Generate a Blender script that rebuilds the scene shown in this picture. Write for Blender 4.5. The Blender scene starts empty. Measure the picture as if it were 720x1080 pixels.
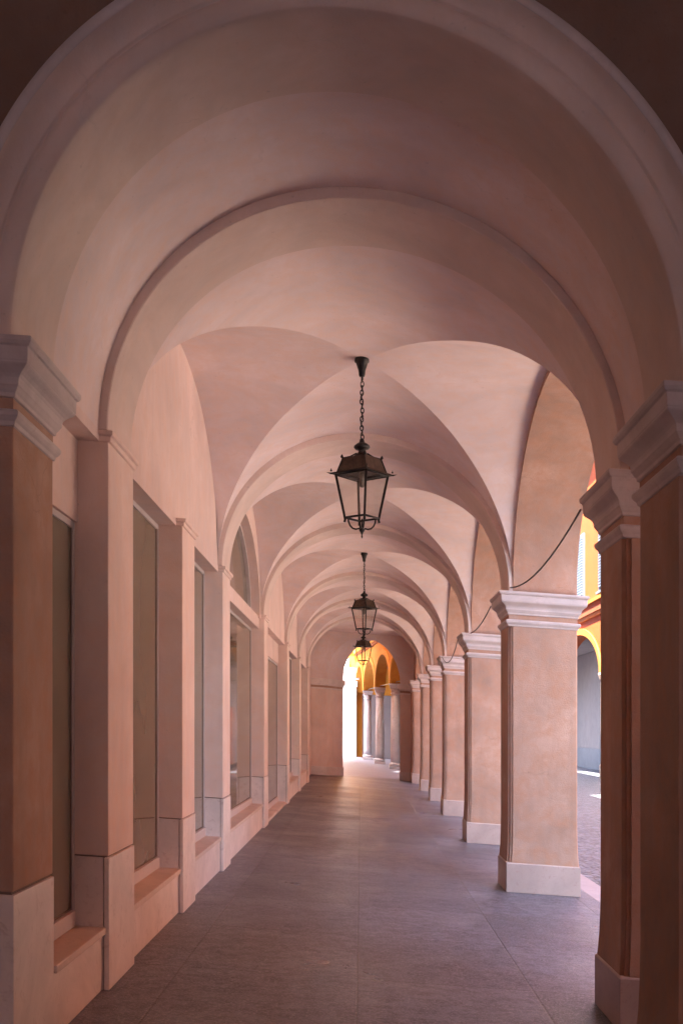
import bpy, math, random
from mathutils import Vector, Matrix
random.seed(7)
S = bpy.context.scene
COL = S.collection
FALL = 0.07            # vertical shear added to the geometry so crosswise lines tilt; no real slope
def fall(x): return -FALL*max(-14.0, min(16.0, x))

# ------------------------------------------------------------------ materials
def new_mat(name):
    m = bpy.data.materials.new(name); m.use_nodes = True
    nt = m.node_tree
    for n in list(nt.nodes): nt.nodes.remove(n)
    o = nt.nodes.new('ShaderNodeOutputMaterial'); b = nt.nodes.new('ShaderNodeBsdfPrincipled')
    nt.links.new(b.outputs[0], o.inputs[0])
    return m, nt, b
def N(nt, typ, **kw):
    n = nt.nodes.new(typ)
    for k, v in kw.items():
        if k in n.inputs.keys() if hasattr(n.inputs, 'keys') else False: n.inputs[k].default_value = v
        else: setattr(n, k, v)
    return n
def rgb(c): return (c[0], c[1], c[2], 1)
def pos_vec(nt, scale=(1,1,1)):
    g = nt.nodes.new('ShaderNodeNewGeometry'); mp = nt.nodes.new('ShaderNodeMapping')
    mp.inputs['Scale'].default_value = scale
    nt.links.new(g.outputs['Position'], mp.inputs['Vector']); return mp.outputs[0]
def noise(nt, vec, scale, detail=6, rough=.6, dist=0.0):
    n = nt.nodes.new('ShaderNodeTexNoise'); n.inputs['Scale'].default_value = scale
    n.inputs['Detail'].default_value = detail; n.inputs['Roughness'].default_value = rough
    n.inputs['Distortion'].default_value = dist
    nt.links.new(vec, n.inputs['Vector']); return n.outputs['Fac']
def ramp(nt, fac, stops):
    r = nt.nodes.new('ShaderNodeValToRGB'); e = r.color_ramp.elements
    while len(e) < len(stops): e.new(.5)
    for i, (p, c) in enumerate(stops):
        e[i].position = p; e[i].color = rgb(c) if isinstance(c, (tuple, list)) else (c, c, c, 1)
    nt.links.new(fac, r.inputs[0]); return r.outputs[0]
def mix(nt, fac, a, b, mode='MIX'):
    m = nt.nodes.new('ShaderNodeMix'); m.data_type = 'RGBA'; m.blend_type = mode
    for s, v in ((m.inputs[0], fac), (m.inputs[6], a), (m.inputs[7], b)):
        if isinstance(v, bpy.types.NodeSocket): nt.links.new(v, s)
        elif isinstance(v, (tuple, list)): s.default_value = rgb(v)
        else: s.default_value = v
    return m.outputs[2]
def bump(nt, b, h, strength, dist=.01):
    n = nt.nodes.new('ShaderNodeBump'); n.inputs['Strength'].default_value = strength
    n.inputs['Distance'].default_value = dist
    nt.links.new(h, n.inputs['Height']); nt.links.new(n.outputs[0], b.inputs['Normal'])

def plaster(name, base, var=.14, stain=.25, streak=True, rough=.85, bmp=.35, warm=(1.0,.86,.72), crack=.15):
    m, nt, b = new_mat(name)
    v = pos_vec(nt)
    n1 = noise(nt, v, 1.1, 8, .62, .6); n2 = noise(nt, v, 7.0, 8, .7, .3); n3 = noise(nt, v, 90, 3, .6)
    lo = tuple(c*(1-var*1.5) for c in base); hi = tuple(min(.85, c*(1+var)) for c in base)
    c = ramp(nt, n1, [(.3, lo), (.7, hi)])
    w = tuple(base[i]*warm[i] for i in range(3))
    c = mix(nt, ramp(nt, n2, [(.42, 0.0), (.72, stain*2)]), c, w)
    if streak:
        vs = pos_vec(nt, (3.0, 3.0, .35)); s = noise(nt, vs, 2.2, 6, .65, .4)
        c = mix(nt, ramp(nt, s, [(.5, 0.0), (.75, stain)]), c, tuple(x*.72 for x in base))
    vk = nt.nodes.new('ShaderNodeTexVoronoi'); vk.feature = 'DISTANCE_TO_EDGE'; vk.inputs['Scale'].default_value = .9
    nk_ = nt.nodes.new('ShaderNodeTexNoise'); nk_.inputs['Scale'].default_value = 2.5; nk_.inputs['Detail'].default_value = 6; nt.links.new(v, nk_.inputs['Vector'])
    va = nt.nodes.new('ShaderNodeVectorMath'); va.operation = 'MULTIPLY_ADD'; va.inputs[1].default_value = (.6,.6,.6)
    nt.links.new(nk_.outputs['Color'], va.inputs[0]); nt.links.new(v, va.inputs[2]); nt.links.new(va.outputs[0], vk.inputs['Vector'])
    cr = ramp(nt, vk.outputs['Distance'], [(0.0, crack), (.005, 0.0)])
    msk = ramp(nt, n1, [(.52, 0.0), (.60, 1.0)])
    crm = mix(nt, 1.0, cr, msk, 'MULTIPLY')
    c = mix(nt, crm, c, tuple(x*.45 for x in base))
    vd = pos_vec(nt); nd = noise(nt, vd, 30, 2, .5)
    c = mix(nt, ramp(nt, nd, [(.70, 0.0), (.78, .35)]), c, tuple(x*.6 for x in base))
    nt.links.new(c, b.inputs['Base Color']); b.inputs['Roughness'].default_value = rough
    b.inputs['Specular IOR Level'].default_value = .25
    hmix = mix(nt, .35, n2, n3); bump(nt, b, hmix, bmp, .012)
    return m

def stone(name, base, vein=(.35,.25,.22), amt=.5, rough=.6, sc=14):
    m, nt, b = new_mat(name); v = pos_vec(nt)
    n1 = noise(nt, v, 2.0, 8, .65, .8); n2 = noise(nt, v, sc, 6, .7, 1.0); n3 = noise(nt, v, 70, 3, .6)
    c = ramp(nt, n1, [(.3, tuple(x*.82 for x in base)), (.7, tuple(min(.85, x*1.1) for x in base))])
    c = mix(nt, ramp(nt, n2, [(.56, 0.0), (.66, amt)]), c, vein)
    nt.links.new(c, b.inputs['Base Color']); b.inputs['Roughness'].default_value = rough
    bump(nt, b, mix(nt, .4, n2, n3), .3, .006)
    return m

def simple(name, c, rough=.5, metal=0.0, var=.15, sc=12, bmp=.1):
    m, nt, b = new_mat(name); v = pos_vec(nt); n = noise(nt, v, sc, 5, .6)
    cc = ramp(nt, n, [(.3, tuple(x*(1-var) for x in c)), (.7, tuple(x*(1+var) for x in c))])
    nt.links.new(cc, b.inputs['Base Color']); b.inputs['Roughness'].default_value = rough
    b.inputs['Metallic'].default_value = metal
    bump(nt, b, n, bmp, .004)
    return m

M = {}
M['vault']   = plaster('vault_plaster', (.76,.635,.62), .11, .35, streak=False, bmp=.2)
M['arch']    = plaster('arch_plaster', (.69,.555,.50), .12, .2, bmp=.2)
M['wall']    = plaster('wall_plaster', (.75,.585,.535), .10, .25, crack=.25)
M['pilaster']= plaster('pilaster_plaster', (.79,.615,.55), .10, .25)
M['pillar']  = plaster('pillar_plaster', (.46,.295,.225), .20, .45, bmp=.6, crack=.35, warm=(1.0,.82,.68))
M['dark_wall'] = plaster('front_wall_plaster', (.22,.14,.11), .15, .35)  # base colour darkened to stand in for shade in the upper corners
M['cap']     = stone('capital_stone', (.58,.49,.475), (.45,.34,.32), .35, .7, 9)
M['plinth']  = stone('plinth_marble', (.47,.35,.31), (.38,.24,.22), .6, .5, 26)
M['slab']    = stone('slab_stone', (.76,.66,.62), (.42,.30,.27), .35, .55, 12)
M['sill']    = stone('sill_stone', (.66,.53,.46), (.40,.28,.22), .3, .5, 10)
M['joint']   = simple('joint_mortar', (.20,.14,.115), .9)
M['frame']   = simple('window_frame_paint', (.55,.48,.47), .45, 0, .05)
M['iron']    = simple('lantern_iron', (.018,.015,.014), .45, .5, .3, 30, .2)
M['copper']  = simple('lantern_aged_copper', (.060,.040,.028), .5, .55, .5, 25, .3)
M['cable']   = simple('cable_rubber', (.09,.065,.055), .7)
M['orange']  = plaster('orange_plaster', (.52,.24,.04), .12, .3, warm=(1.0,.7,.5))
M['yellow']  = plaster('yellow_trim_plaster', (.55,.27,.05), .08, .2, warm=(1,.8,.6))
M['rust_trim'] = plaster('rust_trim_plaster', (.22,.06,.02), .1, .2)
M['white_stone'] = stone('white_stone', (.74,.72,.70), (.5,.46,.44), .3, .6, 6)
M['column_stone'] = stone('column_stone', (.50,.47,.48), (.36,.33,.34), .4, .6, 6)
M['deep_orange'] = plaster('deep_orange_plaster', (.34,.070,.007), .14, .3, warm=(1.0,.7,.5))
M['ochre'] = plaster('ochre_trim_plaster', (.42,.15,.02), .08, .2)
M['cream'] = plaster('cream_plaster', (.58,.50,.44), .1, .25)
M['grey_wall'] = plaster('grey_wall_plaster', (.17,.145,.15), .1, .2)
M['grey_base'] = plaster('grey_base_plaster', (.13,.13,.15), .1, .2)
M['red_frame'] = simple('red_frame_paint', (.30,.06,.03), .5)
M['roof_tile'] = simple('roof_tile', (.35,.14,.07), .8)
M['socket']  = simple('lamp_socket', (.10,.08,.06), .5)
M['bulb']    = simple('bulb_frosted', (.7,.68,.62), .25, 0, .02)

M['shutter_frame'] = simple('shutter_frame_paint', (.075,.095,.13), .6)
def shutter_mat():
    m, nt, b = new_mat('louvred_shutter'); v = pos_vec(nt)
    w = nt.nodes.new('ShaderNodeTexWave'); w.bands_direction = 'Z'; w.inputs['Scale'].default_value = 2.2
    nt.links.new(v, w.inputs['Vector'])
    c = ramp(nt, w.outputs['Fac'], [(.2, (.03,.04,.06)), (.5, (.065,.085,.12))])
    nt.links.new(c, b.inputs['Base Color']); b.inputs['Roughness'].default_value = .6
    bump(nt, b, w.outputs['Fac'], .6, .03); return m
M['shutter'] = shutter_mat()

def pane_mat():
    m, nt, b = new_mat('shop_glass'); v = pos_vec(nt)
    n = noise(nt, v, .7, 3, .5)
    c = ramp(nt, n, [(.3, (.19,.155,.11)), (.7, (.24,.20,.145))])
    nt.links.new(c, b.inputs['Base Color']); b.inputs['Roughness'].default_value = .04
    b.inputs['IOR'].default_value = 1.5
    n2 = noise(nt, v, 1.3, 2, .5); bump(nt, b, n2, .08, .01)
    return m
M['pane'] = pane_mat()

def clear_glass():
    m = bpy.data.materials.new('lantern_glass'); m.use_nodes = True; nt = m.node_tree
    for n in list(nt.nodes): nt.nodes.remove(n)
    o = nt.nodes.new('ShaderNodeOutputMaterial'); t = nt.nodes.new('ShaderNodeBsdfTransparent')
    g = nt.nodes.new('ShaderNodeBsdfGlossy'); g.inputs['Roughness'].default_value = .08
    mx = nt.nodes.new('ShaderNodeMixShader'); t.inputs[0].default_value = (.97,.97,.96,1)
    mx.inputs[0].default_value = .05; nt.links.new(t.outputs[0], mx.inputs[1])
    nt.links.new(g.outputs[0], mx.inputs[2]); nt.links.new(mx.outputs[0], o.inputs[0]); return m
M['glass'] = clear_glass()

def floor_mat():
    m, nt, b = new_mat('portico_paving'); v = pos_vec(nt)
    # long slabs of grey stone, worn
    br = nt.nodes.new('ShaderNodeTexBrick'); mp = nt.nodes.new('ShaderNodeMapping')
    g = nt.nodes.new('ShaderNodeNewGeometry'); nt.links.new(g.outputs['Position'], mp.inputs['Vector'])
    mp.inputs['Location'].default_value = (.02, .3, 0)
    nt.links.new(mp.outputs[0], br.inputs['Vector'])
    br.inputs['Scale'].default_value = 1.0; br.inputs['Brick Width'].default_value = 1.12; br.offset = 0.0
    br.inputs['Row Height'].default_value = 1.45; br.inputs['Mortar Size'].default_value = .009
    br.inputs['Mortar Smooth'].default_value = .6; br.inputs['Bias'].default_value = 0
    br.inputs['Color1'].default_value = (.040,.045,.072,1); br.inputs['Color2'].default_value = (.140,.146,.205,1)
    br.inputs['Mortar'].default_value = (.018,.017,.020,1)
    n1 = noise(nt, v, .8, 8, .65, .7); n2 = noise(nt, v, 9, 10, .8); n3 = noise(nt, v, 60, 6, .8)
    c = mix(nt, ramp(nt, n1, [(.42, 0.0), (.70, .55)]), br.outputs['Color'], (.135,.115,.130))
    c = mix(nt, ramp(nt, n2, [(.44, .0), (.56, .85)]), c, (.026,.028,.042))
    c = mix(nt, ramp(nt, n3, [(.50, .0), (.60, .6)]), c, (.36,.35,.40))
    vs = pos_vec(nt, (.5, 3.0, 1)); st = noise(nt, vs, 1.2, 5, .6, .5)
    c = mix(nt, ramp(nt, st, [(.5, 0.0), (.7, .35)]), c, (.13,.135,.165))
    nt.links.new(c, b.inputs['Base Color'])
    r = ramp(nt, n1, [(.3, .26), (.7, .46)]); nt.links.new(r, b.inputs['Roughness'])
    h = mix(nt, .5, n2, n3); h2 = mix(nt, .25, h, br.outputs['Fac'])
    
    hb = mix(nt, .3, h, br.outputs['Fac'], 'SUBTRACT'); bump(nt, b, hb, .8, .014); return m
M['floor'] = floor_mat()

def cobble_mat():
    m, nt, b = new_mat('cobbles'); v = pos_vec(nt)
    vo = nt.nodes.new('ShaderNodeTexVoronoi'); vo.feature = 'DISTANCE_TO_EDGE'; vo.inputs['Scale'].default_value = 7.5
    nt.links.new(v, vo.inputs['Vector'])
    vc = nt.nodes.new('ShaderNodeTexVoronoi'); vc.inputs['Scale'].default_value = 7.5; nt.links.new(v, vc.inputs['Vector'])
    hsv = nt.nodes.new('ShaderNodeSeparateColor'); nt.links.new(vc.outputs['Color'], hsv.inputs[0])
    c = ramp(nt, hsv.outputs[0], [(0, (.085,.088,.115)), (1, (.17,.175,.225))])
    e = ramp(nt, vo.outputs['Distance'], [(0.0, 0.0), (.12, 1.0)])
    c = mix(nt, e, (.05,.045,.045), c)
    nt.links.new(c, b.inputs['Base Color']); b.inputs['Roughness'].default_value = .45
    bump(nt, b, ramp(nt, vo.outputs['Distance'], [(0.0, 0.0), (.3, 1.0)]), .9, .04); return m
M['cobble'] = cobble_mat()
M['pavement'] = stone('pavement_stone', (.54,.44,.38), (.42,.33,.28), .4, .7, 5)
M['kerb'] = stone('kerb_stone', (.36,.28,.28), (.24,.18,.18), .4, .6, 8)
M['piazza'] = stone('piazza_paving', (.27,.28,.34), (.2,.21,.26), .4, .5, 3)

# ------------------------------------------------------------------ mesh builder
class MB:
    def __init__(s): s.v = []; s.f = []; s.sm = []
    def add(s, vs, fs, smooth=False):
        o = len(s.v); s.v += [tuple(p) for p in vs]
        for f in fs: s.f.append(tuple(i+o for i in f)); s.sm.append(smooth)
    def box(s, x0, x1, y0, y1, z0, z1):
        s.add([(x0,y0,z0),(x1,y0,z0),(x1,y1,z0),(x0,y1,z0),(x0,y0,z1),(x1,y0,z1),(x1,y1,z1),(x0,y1,z1)],
              [(0,3,2,1),(4,5,6,7),(0,1,5,4),(1,2,6,5),(2,3,7,6),(3,0,4,7)])
    def prism_z(s, pts, z0, z1):          # pts ccw in xy
        n = len(pts)
        s.add([(x,y,z0) for x,y in pts]+[(x,y,z1) for x,y in pts],
              [tuple(range(n-1,-1,-1)), tuple(range(n,2*n))]+[(i,(i+1)%n,n+(i+1)%n,n+i) for i in range(n)])
    def rect_loft(s, x0, x1, y0, y1, prof, smooth=False, chip=0):   # prof [(off,z)] bottom to top
        vs = []; fs = []
        for off, z in prof:
            vs += [(x0-off,y0-off,z),(x1+off,y0-off,z),(x1+off,y1+off,z),(x0-off,y1+off,z)]
        for k in range(len(prof)-1):
            for i in range(4):
                j = (i+1)%4; fs.append((4*k+i,4*k+j,4*k+4+j,4*k+4+i))
        n = len(prof)
        fs.append((3,2,1,0)); fs.append((4*n-4,4*n-3,4*n-2,4*n-1))
        s.add(vs, fs, smooth)
    def grid(s, P, smooth=True, flip=False):   # P[i][j]
        a, b = len(P), len(P[0]); vs = [p for row in P for p in row]; fs = []
        for i in range(a-1):
            for j in range(b-1):
                q = (i*b+j, i*b+j+1, (i+1)*b+j+1, (i+1)*b+j)
                fs.append(q[::-1] if flip else q)
        s.add(vs, fs, smooth)
    def lathe(s, prof, n=24, c=(0,0,0), smooth=True):   # prof [(r,z)]
        vs = []; fs = []
        for r, z in prof:
            for k in range(n):
                a = 2*math.pi*k/n; vs.append((c[0]+r*math.cos(a), c[1]+r*math.sin(a), c[2]+z))
        for i in range(len(prof)-1):
            for k in range(n):
                j = (k+1)%n; fs.append((i*n+k, i*n+j, (i+1)*n+j, (i+1)*n+k))
        fs.append(tuple(range(n-1,-1,-1))); fs.append(tuple((len(prof)-1)*n+k for k in range(n)))
        s.add(vs, fs, smooth)
    def tube(s, pts, r, n=8, closed=False):
        pts = [Vector(p) for p in pts]; m = len(pts); vs = []; fs = []; up = None
        for i, p in enumerate(pts):
            if closed: t = pts[(i+1)%m]-pts[i-1]
            else: t = pts[min(i+1,m-1)]-pts[max(i-1,0)]
            t.normalize()
            if up is None:
                up = Vector((0,0,1)) if abs(t.z) < .9 else Vector((1,0,0))
            a = t.cross(up); a.normalize(); bb = a.cross(t); up = bb
            for k in range(n):
                q = 2*math.pi*k/n; vs.append(p+a*(r*math.cos(q))+bb*(r*math.sin(q)))
        for i in range(m if closed else m-1):
            for k in range(n):
                j = (k+1)%n; i2 = (i+1)%m; fs.append((i*n+k, i*n+j, i2*n+j, i2*n+k))
        if not closed: fs += [tuple(range(n-1,-1,-1)), tuple((m-1)*n+k for k in range(n))]
        s.add(vs, fs, True)
    def build(s, name, mat, parent=None, loc=None, level=True, bevel=0, origin=None):
        # vertices are in site coordinates relative to origin; the added vertical shear is applied here
        ox, oy, oz = origin or (0,0,0)
        if level: vv = [(x-ox, y-oy, z-oz+(fall(x)-fall(ox))) for x,y,z in s.v]
        else: vv = [(x-ox, y-oy, z-oz) for x,y,z in s.v]
        me = bpy.data.meshes.new(name); me.from_pydata(vv, [], s.f); me.materials.append(mat)
        me.polygons.foreach_set('use_smooth', s.sm); me.update()
        o = bpy.data.objects.new(name, me); COL.objects.link(o)
        if parent is not None: o.parent = parent
        else: o.location = (ox, oy, oz+(fall(ox) if level else 0))
        if bevel:
            b = o.modifiers.new('bevel', 'BEVEL'); b.width = bevel; b.segments = 2; b.limit_method = 'ANGLE'
            b.angle_limit = math.radians(40); b.harden_normals = False
        return o

def tag(o, label=None, cat=None, group=None, kind=None):
    for k, v in (('label',label),('category',cat),('group',group),('kind',kind)):
        if v: o[k] = v
    return o
def empty(name, loc):
    o = bpy.data.objects.new(name, None); COL.objects.link(o)
    o.location = (loc[0], loc[1], loc[2]+fall(loc[0])); o.empty_display_size = .2
    return o
ORD = ['first','second','third','fourth','fifth','sixth','seventh','eighth']

# ------------------------------------------------------------------ plan (metres; camera at 0,0)
EYE = 1.6
XL = -1.44; WL = -1.49             # pilaster face, wall face above
D = .65
RISE = 1.42
SPR = 3.20
FY = [6.20, 11.38, 16.30, 21.45, 25.80, 29.90]      # front faces of arcade pillars / pilasters
XR = [1.475, 1.545, 1.61, 1.65, 1.67, 1.67]
CAPZ = [3.13, 3.13, 3.13, 3.13, 3.20, 3.20]
XO = [2.20, 2.26, 2.33, 2.37, 2.39, 2.39]
NFY, NBY = 4.62, 5.22              # near arch

# capital profile (offset, z below top), bottom to top
def cap_profile(zt, k=1.0):
    P = [(.0,-.235),(.012,-.232),(.014,-.215),(.022,-.205),(.030,-.190)]
    for i in range(9):                                  # cyma
        t = i/8; P.append((.034+.052*(t - .16*math.sin(2*math.pi*t)), -.185+.085*t + .012*math.sin(math.pi*t)))
    P += [(.088,-.095),(.090,-.040),(.100,-.034),(.108,-.020),(.108,.0)]
    return [(o*k, zt+z) for o, z in P]
def astragal_profile(zt):
    return [(0,zt-.355),(.008,zt-.352),(.012,zt-.335),(.022,zt-.325),(.030,zt-.312),(.032,zt-.298),(.026,zt-.288),(.014,zt-.284),(0,zt-.282)]

def pillar(x0, x1, y0, y1, zcap, plinth_h, label, group, near=False, plmat='plinth'):
    cx, cy = (x0+x1)/2, (y0+y1)/2
    root = empty('arcade_pillar', (cx, cy, 0)); tag(root, label, 'pillar', group)
    org = (cx, cy, 0)
    # shaft: rebated corners, slightly flared foot
    n = .045
    def ring(e, z):
        X0, X1, Y0, Y1 = x0-e, x1+e, y0-e, y1+e
        return [(X0,Y0+n,z),(X0+n*.5,Y0+n,z),(X0+n*.5,Y0+n*.4,z),(X0+n,Y0+n*.4,z),(X0+n,Y0,z),(X1-.012,Y0,z),(X1,Y0+.012,z),(X1,Y1-.012,z),(X1-.012,Y1,z),(X0+.012,Y1,z),(X0,Y1-.012,z)]
    zs = [(.018,plinth_h-.01),(.014,plinth_h+.04),(.008,plinth_h+.12),(.003,plinth_h+.25),(0,plinth_h+.45),(0,1.6),(0,zcap-.30)]
    b = MB(); vs = []; fs = []; k = 11
    for e, z in zs: vs += ring(e, z)
    for i in range(len(zs)-1):
        for j in range(k): fs.append((i*k+j, i*k+(j+1)%k, (i+1)*k+(j+1)%k, (i+1)*k+j))
    fs.append(tuple(range(k-1,-1,-1))); fs.append(tuple((len(zs)-1)*k+j for j in range(k)))
    b.add(vs, fs)
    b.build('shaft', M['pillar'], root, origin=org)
    p = MB(); p.rect_loft(x0, x1, y0, y1, [(.028,0),(.028,plinth_h-.012),(.022,plinth_h),(.0,plinth_h+.001)])
    p.build('plinth', M[plmat], root, origin=org, bevel=.004)
    c = MB(); c.rect_loft(x0, x1, y0, y1, cap_profile(zcap)); cap = c.build('capital', M['cap'], root, origin=org, bevel=.003)
    nk = MB(); nk.rect_loft(x0, x1, y0, y1, [(.0,zcap-.30),(.0,zcap-.234)]); nk.build('necking', M['pillar'], root, origin=org)
    a = MB(); a.rect_loft(x0, x1, y0, y1, astragal_profile(zcap)); a.build('astragal', M['cap'], root, origin=org, bevel=.002)
    return root

PG = 'square pillars of the street arcade'
pillar_labels = [
 'dark shaded pillar close behind the big right foreground pillar, foot in shadow',
 'broad peach plaster pillar with marble plinth standing clear at right, widest lit face',
 'peach pillar just left of and behind the broad lit one, cable looped on its capital',
 'fourth street side pillar, pale capital with a drooping cable in front of it',
 'fifth street side pillar, small and narrow between its neighbours',
 'sixth street side pillar, smallest before the end portal']
for i in range(6):
    pillar(XR[i], XO[i], FY[i]-(.08 if i == 0 else 0), FY[i]+(.52 if i == 0 else D), CAPZ[i], .31, pillar_labels[i], PG)
# far corner pier
pillar(1.62, 2.36, 33.85, 35.20, 3.20, .31, 'last street side pier joined to the end portal wall, brown shaded side', PG)
# near pillars
pillar(1.36, 2.16, NFY, NBY+.1, 3.13, .20, 'large dark foreground pillar at right edge carrying the big front arch', 'big pillars under the front arch')

def near_left():
    x0, x1, y0, y1 = -2.25, -1.47, NFY, NBY
    cx, cy = (x0+x1)/2, (y0+y1)/2; org = (cx,cy,0)
    root = empty('arcade_pillar', org)
    tag(root, 'large foreground pillar at left edge with moulded capital and tall stone base', 'pillar', 'big pillars under the front arch')
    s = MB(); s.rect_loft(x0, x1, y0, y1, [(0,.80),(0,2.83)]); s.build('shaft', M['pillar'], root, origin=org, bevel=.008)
    j = MB(); j.rect_loft(x0+.01, x1-.01, y0+.01, y1-.01, [(0,.785),(0,.801)]); j.build('joint', M['joint'], root, origin=org)
    p = MB(); p.rect_loft(x0, x1, y0, y1, [(.004,0),(.004,.788)]); p.build('plinth', M['slab'], root, origin=org, bevel=.004)
    c = MB(); c.rect_loft(x0, x1, y0, y1, cap_profile(3.13)); c.build('capital', M['cap'], root, origin=org, bevel=.003)
    nk = MB(); nk.rect_loft(x0, x1, y0, y1, [(0,2.83),(0,2.896)]); nk.build('necking', M['pillar'], root, origin=org)
    a = MB(); a.rect_loft(x0, x1, y0, y1, astragal_profile(3.13)); a.build('astragal', M['cap'], root, origin=org, bevel=.002)
near_left()

# ------------------------------------------------------------------ transverse arches
def arc_pts(cx, a, rise, zs, n=48, zl=None, zr=None):
    P = []
    if zl is not None and zl < zs-.001: P.append((cx-a, zl))
    for i in range(n+1):
        t = math.pi*i/n; P.append((cx-a*math.cos(t), zs+rise*math.sin(t)))
    if zr is not None and zr < zs-.001: P.append((cx+a, zr))
    return P
def arch_ring(b, cx, a, rise, zs, y0, y1, th, zl=None, zr=None, n=48, ch=.006):
    P = arc_pts(cx, a, rise, zs, n, zl, zr); Q = arc_pts(cx, a+th, rise+th, zs, n, zl, zr)
    Pc = arc_pts(cx, a+ch, rise+ch, zs, n, zl, zr)
    m = len(P)
    b.grid([[(x,y0+ch,z) for x,z in P],[(x,y1-ch,z) for x,z in P]], True)
    b.grid([[(x,y0,z) for x,z in Pc],[(x,y0+ch,z) for x,z in P]], False)
    b.grid([[(x,y1-ch,z) for x,z in P],[(x,y1,z) for x,z in Pc]], False)
    b.grid([[(x,y0,z) for x,z in Pc],[(x,y0,z) for x,z in Q]], False, True)
    b.grid([[(x,y1,z) for x,z in Pc],[(x,y1,z) for x,z in Q]], False)
    b.grid([[(x,y0,z) for x,z in Q],[(x,y1,z) for x,z in Q]], True, True)
    for k in (0, m-1):
        (xa,za),(xb,zb) = P[k],Q[k]; b.add([(xa,y0,za),(xb,y0,zb),(xb,y1,zb),(xa,y1,za)], [(0,1,2,3)])
arch_labels = ['pink plaster transverse arch nearest behind the front arch, widest of the ribs',
 'transverse arch rib behind the nearest lantern, landing on the broad lit pillar',
 'third transverse arch rib, landing left of the window with the arched top light',
 'fourth transverse arch rib, behind the middle lantern',
 'fifth transverse arch rib, just in front of the farthest lantern',
 'last and smallest transverse arch rib before the flat ceiling']
for i in range(6):
    cx, a = (XL+XR[i])/2, (XR[i]-XL)/2
    b = MB(); arch_ring(b, cx, a, RISE, SPR, FY[i]+.012, FY[i]+D-.012, .26, None, CAPZ[i]-.0 if CAPZ[i] < SPR else None)
    tag(b.build('transverse_arch', M['arch'], origin=(cx, FY[i]+D/2, SPR)), arch_labels[i], 'arch', 'arch ribs across the portico')

# ------------------------------------------------------------------ groin vaults
def interp(tab, y):
    ys = [f+D/2 for f in FY]
    if y <= ys[0]: return tab[0]
    for i in range(5):
        if y <= ys[i+1]:
            t = (y-ys[i])/(ys[i+1]-ys[i]); return tab[i]*(1-t)+tab[i+1]*t
    return tab[-1]
XT = [x+.05 for x in XR]
VR = 1.485
def groin(y0, y1, label, n=28, m=14, barrel=False):
    b = MB(); yc, hy = (y0+y1)/2, (y1-y0)/2
    def pt(u, v, h):
        y = yc+v*hy; xr = interp(XT, y); x = (WL+xr)/2+u*(xr-WL)/2
        # hand-laid plaster: faint unevenness
        w = .004*math.sin(3.1*x+1.7*y)+.003*math.sin(5.3*y-2.2*x+1)
        return (x, y, SPR+VR*h+w*h)
    if barrel:
        G = []
        for j in range(3):
            v = -1+j
            G.append([pt(-math.cos(math.pi*i/48), v, math.sin(math.pi*i/48)) for i in range(49)])
        b.grid(G, True)
    else:
        for side in range(4):
            G = []
            for i in range(n*2+1):
                th = -math.pi/2+math.pi*i/(2*n); s_ = math.sin(th); h = math.cos(th)
                row = []
                for j in range(m+1):
                    o = abs(s_)+(1-abs(s_))*j/m
                    u, v = {0:(o,s_),1:(-o,s_),2:(s_,o),3:(s_,-o)}[side]
                    row.append(pt(u, v, h))
                G.append(row)
            b.grid(G, True, side in (0,3))
    ztop = 5.05
    # outer skirt and flat back so the shell is solid
    rim = []
    K = 24
    for i in range(K+1): v=-1+2*i/K; rim.append((1,v,0 if barrel else math.sqrt(max(0,1-v*v))))
    x0, x1 = WL, max(interp(XT,y0), interp(XT,y1))
    R = [pt(1,v,h) for _,v,h in rim]; L = [pt(-1,v,h) for _,v,h in rim]
    b.grid([R, [(x,y,ztop) for x,y,z in R]], False); b.grid([L, [(x,y,ztop) for x,y,z in L]], False, True)
    for vv in (-1, 1):
        E = [pt(-math.cos(math.pi*i/48), vv, math.sin(math.pi*i/48)) for i in range(49)]
        b.grid([E, [(x,y,ztop) for x,y,z in E]], False, vv < 0)
    b.add([R[0][:2]+(ztop,), R[-1][:2]+(ztop,), L[-1][:2]+(ztop,), L[0][:2]+(ztop,)], [(0,1,2,3)])
    o = b.build('vault_bay', M['vault'], origin=(0, yc, SPR))
    tag(o, label, 'vault', 'vault bays of the portico')
vault_labels = ['groin vault bay from which the nearest big lantern hangs',
 'groin vault bay without a lantern, between the nearest and middle lanterns',
 'groin vault bay holding the middle lantern',
 'groin vault bay without a lantern, between the middle and farthest lanterns',
 'groin vault bay holding the farthest lantern']
groin(NBY-.02, FY[0]+.03, 'plain barrel vault bay directly behind the big front arch', barrel=True)
for i in range(5):
    groin(FY[i]+D-.03, FY[i+1]+.03, vault_labels[i])

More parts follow.
